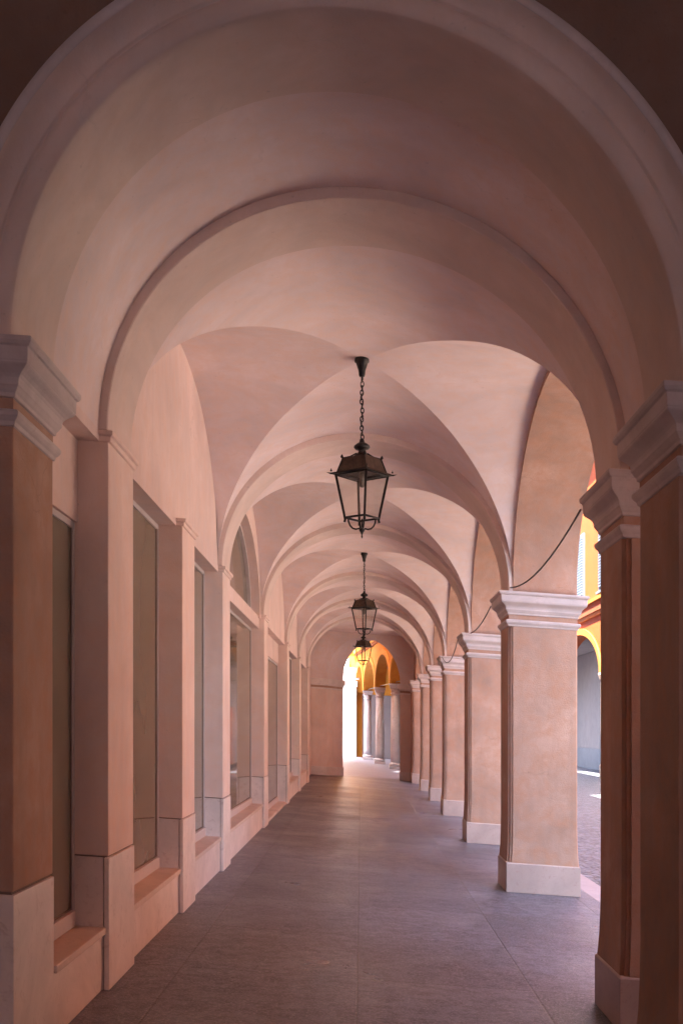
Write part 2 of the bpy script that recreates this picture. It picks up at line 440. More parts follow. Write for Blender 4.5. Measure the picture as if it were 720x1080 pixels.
# ------------------------------------------------------------------ street side arcade arches
def yz_strip(b, prof, ztop, fx0, fx1):   # prof [(y, zbottom)]
    A = [(fx0(y),y,z) for y,z in prof]; B = [(fx1(y),y,z) for y,z in prof]
    At = [(x,y,ztop) for x,y,z in A]; Bt = [(x,y,ztop) for x,y,z in B]
    b.grid([A, B], True, True); b.grid([A, At], False, True); b.grid([B, Bt], False); b.grid([At, Bt], False)
    for k, fl in ((0, False), (-1, True)):
        q = (0,1,2,3) if fl else (3,2,1,0); b.add([A[k],B[k],Bt[k],At[k]], [q])
arc_labels = ['street side arch above the gap between the two nearest right pillars',
 'street side arch beyond the broad lit pillar',
 'third street side arch along the arcade',
 'fourth street side arch along the arcade',
 'fifth street side arch, between the two smallest free pillars',
 'last street side arch beside the end portal']
FY2 = FY+[33.85]; CZ2 = CAPZ+[3.20]
for i in range(-1, 6):
    if i < 0: y0, y1, za, zb = NBY+.1, FY[0], 3.13, 3.13
    else: y0, y1, za, zb = FY[i]+(.52 if i == 0 else D), FY2[i+1], CZ2[i], CZ2[i+1]
    yc, h = (y0+y1)/2, (y1-y0)/2
    rise = 1.445 if i >= 0 else .42
    prof = []
    n = 40
    if i >= 0: prof.append((y0-D/2, za))
    else: prof.append((y0-.3, za))
    prof.append((y0, za))
    for k in range(n+1):
        t = math.pi*k/n; prof.append((yc-h*math.cos(t), SPR+rise*math.sin(t)))
    prof.append((y1, zb)); prof.append((y1+D/2 if i < 5 else 35.2, zb))
    b = MB(); yz_strip(b, prof, 5.3, lambda y: interp(XT, y), lambda y: interp(XO, y))
    lab = 'short street side arch beside the big right foreground pillar' if i < 0 else arc_labels[i]
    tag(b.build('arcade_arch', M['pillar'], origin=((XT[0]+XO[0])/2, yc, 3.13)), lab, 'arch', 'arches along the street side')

# ------------------------------------------------------------------ left wall: pilasters
def pilaster(y0, y1, label, x1=XL, x0=-1.80):
    cx, cy = (x0+x1)/2, (y0+y1)/2; org = (cx,cy,0)
    root = empty('wall_pilaster', org); tag(root, label, 'pilaster', 'slim wall pilasters between the shop windows')
    s = MB(); s.rect_loft(x0, x1, y0, y1, [(0,.765),(0,3.145)]); s.build('shaft', M['pilaster'], root, origin=org, bevel=.006)
    j = MB(); j.rect_loft(x0, x1-.012, y0+.012, y1-.012, [(0,0),(0,.77)]); j.build('joint', M['joint'], root, origin=org)
    # stone facing in slabs with an open joint near the corner
    p = MB(); p.box(x0, x1-.030, y0-.004, y1+.004, .0, .756); p.build('side_slab', M['slab'], root, origin=org, bevel=.003)
    q = MB(); q.box(x1-.024, x1+.006, y0-.008, y1+.008, .0, .757); q.build('front_slab', M['slab'], root, origin=org, bevel=.004)
    c = MB(); c.rect_loft(x0, x1, y0, y1, [(0,3.135),(.014,3.14),(.016,3.165),(.030,3.172),(.032,3.196),(.0,3.2)])
    c.build('capital', M['pilaster'], root, origin=org, bevel=.002)
    return root
PIL = [(6.24,6.92,'nearest wall pilaster, tall beside the left foreground pillar'),
 (8.84,9.48,'second wall pilaster, standing midway between two arch ribs'),
 (11.44,12.06,'third wall pilaster, under the rib behind the nearest lantern'),
 (16.36,17.0,'fourth wall pilaster, on the far side of the window with arched top light'),
 (21.5,22.12,'fifth wall pilaster, beyond the glazed door'),
 (25.84,26.46,'sixth wall pilaster, second last along the left wall'),
 (29.94,30.56,'last wall pilaster, narrow one nearest the end wall')]
for y0, y1, l in PIL: pilaster(y0, y1, l)

# ------------------------------------------------------------------ left wall: windows
XP = -1.645   # pane plane
def window(y0, y1, z0, z1, label, kind='window', top=None):
    cy = (y0+y1)/2; org = (XP, cy, z0)
    root = empty('shop_window' if kind == 'window' else 'shop_door', org)
    tag(root, label, 'window' if kind == 'window' else 'door', 'tall shop windows along the left wall' if kind=='window' else None)
    f = MB(); w = .038
    f.box(XP-.05, XP+.014, y0, y0+w, z0, z1); f.box(XP-.05, XP+.014, y1-w, y1, z0, z1)
    f.box(XP-.05, XP+.03, y0+w, y1-w, z0, z0+.09); f.box(XP-.05, XP+.016, y0+w, y1-w, z1-w, z1)
    f.build('frame', M['frame'], root, origin=org, bevel=.004)
    p = MB(); p.box(XP-.012, XP+.0, y0+w-.01, y1-w+.01, z0+.08, z1-w+.01); p.build('pane', M['pane'], root, origin=org)
    g = MB()
    for a, c in ((y0+w, y0+w+.008), (y1-w-.008, y1-w)): g.box(XP+.0, XP+.006, a, c, z0+.09, z1-w)
    g.box(XP+.0, XP+.006, y0+w+.008, y1-w-.008, z0+.09, z0+.098)
    g.build('glazing_bead', M['joint'], root, origin=org)
    return root
def parapet(y0, y1, label, zt=.36):
    cy = (y0+y1)/2; org = (-1.6, cy, 0)
    root = empty('window_parapet', org); tag(root, label, 'low wall', 'low stone walls under the shop windows')
    b = MB(); b.box(-1.80, XL-.035, y0, y1, 0, zt-.045); b.build('facing', M['slab'], root, origin=org, bevel=.003)
    s = MB(); s.box(-1.80, XL-.012, y0, y1, zt-.040, zt); s.build('sill', M['sill'], root, origin=org, bevel=.006)
wins = [(5.23,6.235,.362,2.66,'narrow window strip beside the left foreground pillar, lower than the others'),
 (6.925,8.835,.362,3.128,'tall brown glazed window just beyond the nearest wall pilaster'),
 (9.485,11.435,.362,3.128,'tall window just beyond the midway wall pilaster'),
 (12.065,16.355,.362,2.98,'large window under the arched top light'),
 (22.125,25.835,.362,3.128,'shop window beyond the glazed door'),
 (26.465,29.935,.362,3.128,'last shop window near the end wall')]
plab = ['low wall under the narrow window by the left foreground pillar','low wall under the first full height window',
 'low wall under the window beyond the midway pilaster','long low wall under the window with arched top light',
 'low wall beyond the glazed door','last low wall near the end of the corridor']
for (y0,y1,z0,z1,l), pl in zip(wins, plab):
    window(y0,y1,z0,z1,l); parapet(y0-.002,y1+.002,pl)
d = window(17.005, 21.495, .05, 2.75, 'tall glazed shop door with a low threshold, top below the pilaster caps', 'door')
t = MB(); t.box(-1.8, XL-.02, 17.0, 21.5, 0, .048); t.build('threshold', M['sill'], d, origin=(XP,(17.005+21.495)/2,.05), bevel=.004)
# overdoor / overwindow infill
def infill(y0, y1, z0, z1, lab):
    b = MB(); b.box(-1.78, XP+.03, y0, y1, z0, z1)
    tag(b.build('wall_infill', M['wall'], origin=(-1.74,(y0+y1)/2,z0)), lab, 'wall')
infill(5.225, 6.238, 2.663, 3.20, 'plaster panel above the narrow window by the left foreground pillar')
infill(17.002, 21.498, 2.753, 3.20, 'plaster panel above the glazed shop door')
# masonry behind
b = MB(); b.box(-2.40, -1.765, NBY, 30.57, 0, 3.2); tag(b.build('shopfront_wall', M['wall'], origin=(-2.1,18,0)), 'pink plaster wall behind the shop windows along the left side', 'wall')

# upper (lunette) walls
def upper_wall(y0, y1, lab, lun=False):
    yc = (y0+y1)/2; b = MB()
    if not lun:
        b.box(-2.40, WL, y0, y1, 3.135, 5.3)
        tag(b.build('upper_wall', M['wall'], origin=(-2,yc,3.135)), lab, 'wall'); return
    # wall with lunette opening
    h = (y1-y0)/2-.42; rise = 1.12; zb = 3.17
    prof = [(y0, 3.135),(yc-h, 3.135)]
    prof += [(yc-h*math.cos(math.pi*k/40), zb+rise*math.sin(math.pi*k/40)) for k in range(41)]
    prof += [(yc+h, 3.135),(y1, 3.135)]
    yz_strip(b, prof, 5.3, lambda y: -2.40, lambda y: WL)
    tag(b.build('upper_wall', M['wall'], origin=(-2,yc,3.135)), lab, 'wall')
    root = empty('lunette_window', (XP,yc,2.98)); tag(root, 'half round top light above the large shop window', 'window')
    org = (XP,yc,2.98)
    tr = MB(); tr.box(XP-.05, WL-.03, y0, y1, 2.985, 3.165); tr.build('transom', M['wall'], root, origin=org, bevel=.004)
    p = MB(); pr = [(yc-h*math.cos(math.pi*k/40), zb+rise*math.sin(math.pi*k/40)) for k in range(41)]
    p.grid([[(XP-.02,y,zb-.02) for y,z in pr],[(XP-.02,y,z+.02) for y,z in pr]], False)
    p.grid([[(XP-.03,y,zb-.02) for y,z in pr],[(XP-.03,y,z+.02) for y,z in pr]], False, True)
    p.build('pane', M['pane'], root, origin=org)
    fr = MB()
    for (ra, rb) in ((1.0,.965),):
        P0 = [(yc-h*ra*math.cos(math.pi*k/40), zb+rise*ra*math.sin(math.pi*k/40)) for k in range(41)]
        P1 = [(yc-h*rb*math.cos(math.pi*k/40), zb+rise*rb*math.sin(math.pi*k/40)) for k in range(41)]
        fr.grid([[(XP+.03,y,z) for y,z in P0],[(XP+.03,y,z) for y,z in P1]], False)
        fr.grid([[(XP-.019,y,z) for y,z in P1],[(XP+.03,y,z) for y,z in P1]], True)
    fr.build('frame', M['frame'], root, origin=org)
upper_wall(NBY, FY[0]+.3, 'wall above the recess beside the left foreground pillar')
ul = ['left wall surface above the two windows of the first lantern bay', 'left wall with the half round top light opening',
      'left wall surface above the glazed shop door', 'left wall surface above the window beyond the glazed door', 'left wall surface above the last shop window']
for i in range(5): upper_wall(FY[i]+.3, FY[i+1]+.3, ul[i], i == 1)

# ------------------------------------------------------------------ far end: flat ceiling, side wall, portal
b = MB(); b.box(WL-.5, 1.70, FY[5]+D-.03, 35.9, 4.66, 5.3)
tag(b.build('flat_ceiling', M['vault'], origin=(0,33,4.66)), 'flat plaster ceiling strip just before the end portal', 'ceiling')
b = MB(); b.box(-2.4, -1.60, 30.572, 35.19, 0, 4.66)
tag(b.build('side_wall', M['wall'], origin=(-2,33,0)), 'blank left wall between the last pilaster and the end portal', 'wall')
def portal():
    YF, T, SH = 35.2, .62, .50      # front plane, thickness, splay to the right
    xa, xb, zs, zt = -1.08, 1.28, 3.13, 4.53
    org = ((xa+xb)/2, YF, 0)
    root = empty('end_portal', org); tag(root, 'end wall with a round arched doorway opening to the bright square', 'portal')
    cx, a, rise = (xa+xb)/2, (xb-xa)/2, zt-zs
    P = [(xa,0)]+arc_pts(cx, a, rise, zs, 40)+[(xb,0)]
    Bk = [(x+SH,z) for x,z in P]
    up = MB()
    up.grid([[(x,YF,z) for x,z in P],[(x+SH,YF+T,z) for x,z in P]], True)
    # front face: left pier, right pier, spandrel
    A = arc_pts(cx, a, rise, zs, 40)
    for Y, sh, fl in ((YF,0,True),(YF+T,SH,False)):
        X0, X1 = -2.4, 2.35
        up.grid([[(x+sh,Y,z) for x,z in A],[(x+sh,Y,5.3) for x,z in A]], False, fl)
        q = lambda *i: tuple(i) if fl else tuple(reversed(i))
        up.add([(X0,Y,0),(xa+sh,Y,0),(xa+sh,Y,5.3),(X0,Y,5.3)], [q(0,1,2,3)])
        up.add([(xb+sh,Y,0),(X1+sh,Y,0),(X1+sh,Y,5.3),(xb+sh,Y,5.3)], [q(0,1,2,3)])
    up.build('wall', M['vault'], root, origin=org)
    # lower peach facing of the piers, imposts and plinths (follow the splayed jamb)
    def band(z0, z1, e, mat, name, zs_=None):
        for (p0, p1) in (((-1.598,YF),(xa,YF)),):
            m_ = MB(); o = e
            pts = [(-1.598,YF-o),(xa+o*.6,YF-o),(xa+SH+o*.8,YF+T-.02),(xa+SH-.1,YF+T-.03),(xa-.05,YF+.01),(-1.598,YF+.01)]
            m_.prism_z(pts, z0, z1); m_.build(name, mat, root, origin=org, bevel=.004 if e > .02 else 0)
        m_ = MB(); o = e
        pts = [(xb-o,YF-o),(1.615,YF-o),(1.615,YF+.01),(xb+.05,YF+.01),(xb+SH+.05,YF+T-.03),(xb+SH-o,YF+T-.02)]
        m_.prism_z(pts, z0, z1); m_.build(name, mat, root, origin=org, bevel=.004 if e > .02 else 0)
    band(.0,.28,.035,M['slab'],'plinth'); band(.281,2.78,.008,M['pilaster'],'pier_facing')
    band(2.781,2.83,.03,M['slab'],'astragal'); band(2.831,2.90,.008,M['pillar'],'necking')
    band(2.901,2.97,.05,M['slab'],'impost'); band(2.971,3.12,.10,M['slab'],'impost')
    # flat pilaster strips above
portal()

# ------------------------------------------------------------------ near front wall with big arch
def front_wall():
    xa, xb, zs, zt = -1.47, 1.36, 3.13, 4.635
    cx, a, rise = (xa+xb)/2, (xb-xa)/2, zt-zs
    org = (cx, NFY, 3.13)
    root = empty('front_arch', org); tag(root, 'big foreground arch with stepped moulding framing the whole view', 'arch')
    b = MB(); arch_ring(b, cx, a, rise, zs, NFY+.02, NBY, .10, n=96, ch=.008); b.build('intrados', M['arch'], root, origin=org)
    # archivolt bands
    def sweep(prof, nm, mt):
        m_ = MB(); n = 96
        rows = [[(x,NFY-yo,z) for x,z in arc_pts(cx, a+r, rise+r, zs, n)] for r, yo in prof]
        m_.grid(rows, True, True); m_.build(nm, M[mt], root, origin=org)
    sweep([(0,-.03),(0,.018),(.004,.026),(.03,.036),(.065,.036),(.088,.028),(.094,.020)], 'inner_moulding', 'arch')
    sweep([(.094,.020),(.094,.008),(.106,.008),(.106,.022),(.114,.026)], 'groove', 'arch')
    sweep([(.114,.026),(.124,.030),(.150,.048),(.172,.078),(.184,.110)], 'cove', 'arch')
    sweep([(.184,.110),(.188,.118),(.226,.118),(.230,.112),(.232,-.02)], 'outer_fillet', 'cap')
    w = MB(); A = arc_pts(cx, a+.08, rise+.08, zs, 96)
    for Y, fl in ((NFY,True),(NBY-.02,False)):
        w.grid([[(x,Y,z) for x,z in A],[(x,Y,6.2) for x,z in A]], False, fl)
        for X0, X1 in ((-3.4, cx-a-.08),(cx+a+.08, 3.4)):
            w.add([(X0,Y,3.132),(X1,Y,3.132),(X1,Y,6.2),(X0,Y,6.2)], [(0,1,2,3) if fl else (3,2,1,0)])
    w.grid([[(x,NFY,z) for x,z in A],[(x,NBY-.02,z) for x,z in A]], False)
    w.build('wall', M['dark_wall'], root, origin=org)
front_wall()
# unseen walls and ceiling round the viewer, added to darken the near end
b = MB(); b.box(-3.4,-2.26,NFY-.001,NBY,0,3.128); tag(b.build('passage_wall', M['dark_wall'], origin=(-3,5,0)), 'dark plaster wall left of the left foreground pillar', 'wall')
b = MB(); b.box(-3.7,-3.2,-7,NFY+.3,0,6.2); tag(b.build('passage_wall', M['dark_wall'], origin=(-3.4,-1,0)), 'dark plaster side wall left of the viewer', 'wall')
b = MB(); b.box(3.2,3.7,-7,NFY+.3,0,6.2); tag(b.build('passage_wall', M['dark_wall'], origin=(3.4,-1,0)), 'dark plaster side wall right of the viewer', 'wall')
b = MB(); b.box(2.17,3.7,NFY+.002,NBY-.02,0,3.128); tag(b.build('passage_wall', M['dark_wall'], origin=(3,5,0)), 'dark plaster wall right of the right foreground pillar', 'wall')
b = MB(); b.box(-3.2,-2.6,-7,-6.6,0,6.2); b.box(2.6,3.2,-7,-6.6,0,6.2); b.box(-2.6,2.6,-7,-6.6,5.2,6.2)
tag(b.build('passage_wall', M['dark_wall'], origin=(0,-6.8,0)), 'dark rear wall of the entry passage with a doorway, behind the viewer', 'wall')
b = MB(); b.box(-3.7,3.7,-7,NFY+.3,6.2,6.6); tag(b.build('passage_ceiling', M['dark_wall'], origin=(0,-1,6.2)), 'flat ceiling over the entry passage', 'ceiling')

# ------------------------------------------------------------------ upper storeys of the portico building
b = MB(); b.box(-10, 2.42, NBY-.1, 35.9, 5.302, 15.4)  # unseen box, height set so its shadow covers the near street
root = empty('portico_building', (-4,20,5.3)); tag(root, 'upper storeys standing above the portico vaults', 'building')
b.build('upper_storeys', M['orange'], root, origin=(-4,20,5.3))
b = MB(); b.box(-3.5, 2.40, 29.5, 35.88, 15.71, 24); b.build('attic_tower', M['orange'], root, origin=(-4,20,5.3))  # unseen tower added to shade a sunlit strip of street
b = MB(); b.box(-10, -2.402, NBY-.1, 35.9, 0, 5.3); b.build('ground_floor_rooms', M['wall'], root, origin=(-4,20,5.3))
b = MB(); b.box(-10, 3.7, -7, NBY-.102, 6.602, 15.4); b.build('passage_storeys', M['orange'], root, origin=(-4,20,5.3))
b = MB(); b.box(-10.4, 2.95, -7.2, 36.2, 15.402, 15.7); b.build('eaves', M['roof_tile'], root, origin=(-4,20,5.3))

# ------------------------------------------------------------------ ground
def sheet(x0, x1, y0, y1, z, name, mat, step=None):
    xs = sorted(set([x0, x1]+[x for x in (-14.0, 16.0) if x0 < x < x1]))
    b = MB(); b.grid([[(x,y,z) for x in xs] for y in (y0,y1)], False)
    return tag(b.build(name, mat), kind='structure')
sheet(-300, 300, -200, 400, -.10, 'ground', M['cobble'])
b = MB(); b.box(-3.6, 2.42, -9, 36.0, -.09, 0); tag(b.build('portico_floor', M['floor']), kind='structure')
b = MB(); y = -9.0; k = 0
while y < 36:
    L = 1.1+.3*math.sin(k*2.3); b.box(2.424, 2.72, y, min(36, y+L)-.008, -.2, -.004+.002*math.sin(k*5)); y += L; k += 1
tag(b.build('kerb', M['kerb'], bevel=.01), kind='structure')
b = MB(); b.box(-14, 2.424, 36.004, 62, -.09, -.006); tag(b.build('square_paving', M['piazza']), kind='structure')
b = MB(); b.box(7.9, 12.0, -10, 36.0, -.2, -.03); tag(b.build('pavement', M['pavement']), kind='structure')  # unseen pale paving added to bounce warm sunlight into the portico

# ------------------------------------------------------------------ opposite building across the street
def opposite():
    X = 12.0; org = (X, 50, 0)
    root = empty('orange_building', org); tag(root, 'sunlit orange building across the street with arcade and louvred shutters', 'building')
    centres = [8.5, 21.5, 34.5, 47.5, 60.5, 73.5, 86.5, 99.5, 112.5]; hs = 5.9; zs, zt = 5.2, 7.55
    b = MB(); prof = [(2.0, zs)]
    for c in centres:
        prof += [(c-hs, zs)]+[(c-hs*math.cos(math.pi*k/32), zs+(zt-zs)*math.sin(math.pi*k/32)) for k in range(33)]+[(c+hs, zs)]
    prof.append((125, zs))
    yz_strip(b, prof, 17.5, lambda y: X, lambda y: X+.7)
    b.build('facade', M['deep_orange'], root, origin=org)
    for y0, y1 in [(2.0, centres[0]-hs)]+[(a+hs, c-hs) for a, c in zip(centres, centres[1:])]+[(centres[-1]+hs, 125)]:
        s = MB(); s.rect_loft(X, X+.7, y0, y1, [(.05,-.3),(.05,.6),(0,.62),(0,zs-.35),(.04,zs-.33),(.10,zs-.1),(.10,zs-.002)]); s.build('pier', M['cream'], root, origin=org, bevel=.01)
    for c in centres:
        a = MB()
        P = [(c-hs*math.cos(math.pi*k/32), zs+(zt-zs)*math.sin(math.pi*k/32)) for k in range(33)]
        Q = [(c-(hs+.34)*math.cos(math.pi*k/32), zs+(zt-zs+.34)*math.sin(math.pi*k/32)) for k in range(33)]
        a.grid([[(X-.09,y,z) for y,z in P],[(X-.09,y,z) for y,z in Q]], False)
        a.grid([[(X-.09,y,z) for y,z in P],[(X+.02,y,z) for y,z in P]], False, True)
        a.grid([[(X-.09,y,z) for y,z in Q],[(X+.02,y,z) for y,z in Q]], False)
        a.build('archivolt', M['ochre'], root, origin=org)
    for z0, z1, e, mt in ((8.15,8.35,.10,'ochre'),(8.351,8.55,.16,'rust_trim'),(8.551,8.85,.10,'deep_orange'),(8.851,9.02,.24,'ochre')):
        s = MB(); s.box(X-e, X+.01, 2, 125, z0, z1); s.build('string_course', M[mt], root, origin=org)
    for c in [3.3+5.6*k for k in range(21)]:
        w = MB(); w.box(X-.10, X+.01, c-.95, c+.95, 9.25, 12.9); wn = w.build('window', M['shutter_frame'], root, origin=org)
        s = MB(); s.box(X-.16, X-.102, c-.75, c-.02, 9.4, 12.7); s.box(X-.16, X-.102, c+.02, c+.75, 9.4, 12.7); s.build('shutter', M['shutter'], wn, origin=org)
        s = MB(); s.box(X-.22, X+.01, c-1.05, c+1.05, 9.12, 9.248); s.build('sill', M['shutter_frame'], wn, origin=org)
    s = MB(); s.box(X+4.0, X+4.3, 2, 125, 1.3, 8); s.build('inner_wall', M['grey_wall'], root, origin=org)
    s = MB(); s.box(X+3.9, X+4.28, 2, 125, -.1, 1.3); s.build('inner_base', M['grey_base'], root, origin=org)
    s = MB(); s.box(X+.72, X+4.3, 2, 125, 8.0, 8.3); s.build('arcade_ceiling', M['grey_wall'], root, origin=org)
    s = MB(); s.box(X-.7, X+9, 2, 125, 17.502, 17.9); s.build('eaves', M['roof_tile'], root, origin=org)
    s = MB(); s.box(X+4.3, X+8, 2, 125, 0, 17.5); s.build('rear_mass', M['deep_orange'], root, origin=org)
opposite()

# ------------------------------------------------------------------ loggia beyond the portal
def loggia():
    cols = [(2.0,40.3),(1.46,45.5),(.90,50.8),(.38,56.4)]
    d = Vector((-.105,1)).normalized(); nrm = Vector((d.y,-d.x))     # points to +x
    org = (1.2,48,0)
    root = empty('loggia_building', org); tag(root, 'sunlit orange loggia building beyond the portal, on white columns', 'building')
    def P(c, t, off): return (c[0]+d.x*t+nrm.x*off, c[1]+d.y*t+nrm.y*off)
    zc = 3.55
    # wall above the arches, swept along the line of the columns
    spans = [(cols[0],cols[1]),(cols[1],cols[2]),(cols[2],cols[3]),(cols[3],(-.04,60.4))]
    w = MB(); zt = 25
    prof = []
    for (a, c) in spans:
        L = math.hypot(c[0]-a[0], c[1]-a[1]); s0 = .17; h = (L-.34)/2
        rise = 1.35
        prof += [((a[0], a[1]), zc)]
        for k in range(25):
            t = math.pi*k/24; u = (s0+h-h*math.cos(t))/L
            prof.append(((a[0]+(c[0]-a[0])*u, a[1]+(c[1]-a[1])*u), zc+.02+rise*math.sin(t)))
    prof.append((spans[-1][1], zc))
    F = [(p[0]-nrm.x*.2, p[1]-nrm.y*.2, z) for p,z in prof]; B = [(p[0]+nrm.x*.25, p[1]+nrm.y*.25, z) for p,z in prof]
    w.grid([F, B], True, True); w.grid([F,[(x,y,zt) for x,y,z in F]], False, True); w.grid([B,[(x,y,zt) for x,y,z in B]], False)
    w.grid([[(x,y,zt) for x,y,z in F],[(x,y,zt) for x,y,z in B]], False)
    w.build('facade', M['orange'], root, origin=org)
    for (a, c) in spans:
        L = math.hypot(c[0]-a[0], c[1]-a[1]); h = (L-.34)/2; G = [[],[],[],[]]
        for k in range(25):
            t = math.pi*k/24
            for q, e in ((0,0),(1,.22)):
                u = (.17+h-(h+e)*math.cos(t))/L; z = zc+.02+(1.35+e)*math.sin(t)
                x, y = a[0]+(c[0]-a[0])*u, a[1]+(c[1]-a[1])*u
                G[q].append((x-nrm.x*.26, y-nrm.y*.26, z)); G[q+2].append((x-nrm.x*.19, y-nrm.y*.19, z))
        m_ = MB(); m_.grid([G[0],G[1]], False, True); m_.grid([G[0],G[2]], False); m_.grid([G[1],G[3]], False, True)
        m_.build('archivolt', M['yellow'], root, origin=org)
    def course(z0, z1, e, mt):
        a, c = (2.6,34.6+2.0), (-.04,60.4)
        a = (cols[0][0]+.3, cols[0][1]-3)
        pts = [(a[0]-nrm.x*(.2+e), a[1]), (a[0], a[1]), (c[0], c[1]), (c[0]-nrm.x*(.2+e), c[1])]
        m_ = MB(); m_.prism_z(pts, z0, z1); m_.build('string_course', M[mt], root, origin=org)
    course(5.55,5.68,.10,'rust_trim'); course(5.682,5.9,.16,'yellow'); course(6.1,6.25,.08,'rust_trim'); course(6.252,6.42,.22,'yellow')
    for (x, y) in cols:
        c = MB(); c.lathe([(.20,.26),(.205,.5),(.20,1.5),(.175,3.1)], 28, (x,y,0)); col = c.build('column', M['column_stone'], root, origin=org)
        c = MB(); c.rect_loft(x-.24, x+.24, y-.24, y+.24, [(.02,0),(.02,.12),(0,.125),(0,.14)]); c.lathe([(.25,.14),(.27,.18),(.25,.22),(.215,.24),(.20,.262)], 28, (x,y,0)); c.build('base', M['column_stone'], col, origin=org)
        c = MB(); c.lathe([(.175,3.1),(.20,3.12),(.20,3.16),(.18,3.18),(.18,3.24),(.23,3.34)], 28, (x,y,0)); c.rect_loft(x-.24, x+.24, y-.24, y+.24, [(-.03,3.34),(.0,3.38),(.0,3.46),(.03,3.48),(.03,3.55)]); c.build('capital', M['column_stone'], col, origin=org)
    for (a, c) in spans[:3]:
        t = MB(); t.tube([(a[0],a[1],3.62),(c[0],c[1],3.62)], .022, 8); t.build('tie_rod', M['iron'], root, origin=org)
    m_ = MB(); m_.box(.10, 3.6, 60.30, 60.498, 0, 3.5); m_.build('end_wall', M['grey_wall'], root, origin=org)
    ya = cols[0][1]-2.8
    m_ = MB(); m_.prism_z([(cols[0][0]+.60,36.25),(4.6,36.25),(4.6,60.28),(.25,60.28)], 5.32, 24.99); m_.build('upper_storeys', M['orange'], root, origin=org)  # unseen mass added tall to keep sun off the far street
    m_ = MB(); m_.prism_z([(cols[0][0]-.8,36.22),(5.1,36.22),(5.1,60.28),(-.7,60.28)], 25.002, 25.3); m_.build('eaves', M['roof_tile'], root, origin=org)
    m_ = MB(); m_.box(5.5-1.1, 4.6, ya, 60.28, 0, 5.31); m_.build('street_wall', M['cream'], root, origin=org)
    # inner wall and ceiling
    A = (cols[0][0]+nrm.x*3, cols[0][1]-3); C2 = (-.04+nrm.x*3, 60.4)
    m_ = MB(); m_.prism_z([(A[0],A[1]),(A[0]+.4,A[1]),(C2[0]+.4,C2[1]),(C2[0],C2[1])], 0, 5.2); m_.build('inner_wall', M['grey_wall'], root, origin=org)
    m_ = MB(); m_.prism_z([(cols[0][0]+.55,A[1]),(A[0],A[1]),(C2[0],C2[1]),(.2,60.3)], 5.0, 5.3); m_.build('loggia_ceiling', M['grey_wall'], root, origin=org)
    for k, (s_, wd) in enumerate(((9.5, .9), (15.0, .9), (20.0,.9))):
        x, y = cols[0][0]+3*nrm.x+d.x*s_, cols[0][1]+d.y*s_
        m_ = MB(); m_.prism_z([(x-.06,y),(x-.02,y),(x-.02+d.x*wd,y+wd),(x-.06+d.x*wd,y+wd)], 0, 2.9); m_.build('door', M['red_frame'], root, origin=org)
    for s_ in (2, 6.2, 10.4, 14.6, 18.2):
        x, y = cols[0][0]-nrm.x*.2+d.x*s_, cols[0][1]-nrm.y*.2+d.y*s_
        m_ = MB(); m_.prism_z([(x-.10,y),(x,y),(x+d.x*1.3,y+1.3),(x+d.x*1.3-.10,y+1.3)], 6.75, 8.9); wn = m_.build('window', M['white_stone'], root, origin=org)
        m_ = MB(); m_.prism_z([(x-.13,y+.15),(x-.102,y+.15),(x+d.x*1.15-.102,y+1.15),(x+d.x*1.15-.13,y+1.15)], 6.9, 8.75); m_.build('shutter', M['shutter'], wn, origin=org)
loggia()

def side_building():
    root = empty('side_building', (-8,48,0)); tag(root, 'tall plastered building on the left of the square beyond the portal', 'building')
    b = MB(); b.box(-6.4, -3.6, 36.0, 52.2, 0, 22); b.build('facade', M['wall'], root, origin=(-8,48,0))  # unseen block added to keep sun off the square and columns
    b = MB(); b.box(-6.8, -3.1, 35.7, 52.6, 22.002, 22.4); b.build('eaves', M['roof_tile'], root, origin=(-8,48,0))
    for y in (39,43,47,50.5):
        for z in (5.5, 9.3, 13.1, 17):
            w = MB(); w.box(-3.602, -3.54, y-.6, y+.6, z, z+2.0); wn = w.build('window', M['white_stone'], root, origin=(-8,48,0))
            w = MB(); w.box(-3.538, -3.50, y-.48, y+.48, z+.12, z+1.88); w.build('shutter', M['shutter'], wn, origin=(-8,48,0))
side_building()
def rear_building():
    root = empty('rear_building', (0,-18,0)); tag(root, 'pink plastered house facing the entry passage, behind the viewer', 'building')
    b = MB(); b.box(-14, 9, -20, -16, 0, 11); b.build('facade', M['wall'], root, origin=(0,-18,0))  # unseen, added to block blue sky light from behind
    b = MB(); b.box(-14.4, 9.4, -20.4, -15.5, 11.002, 11.3); b.build('eaves', M['roof_tile'], root, origin=(0,-18,0))
rear_building()

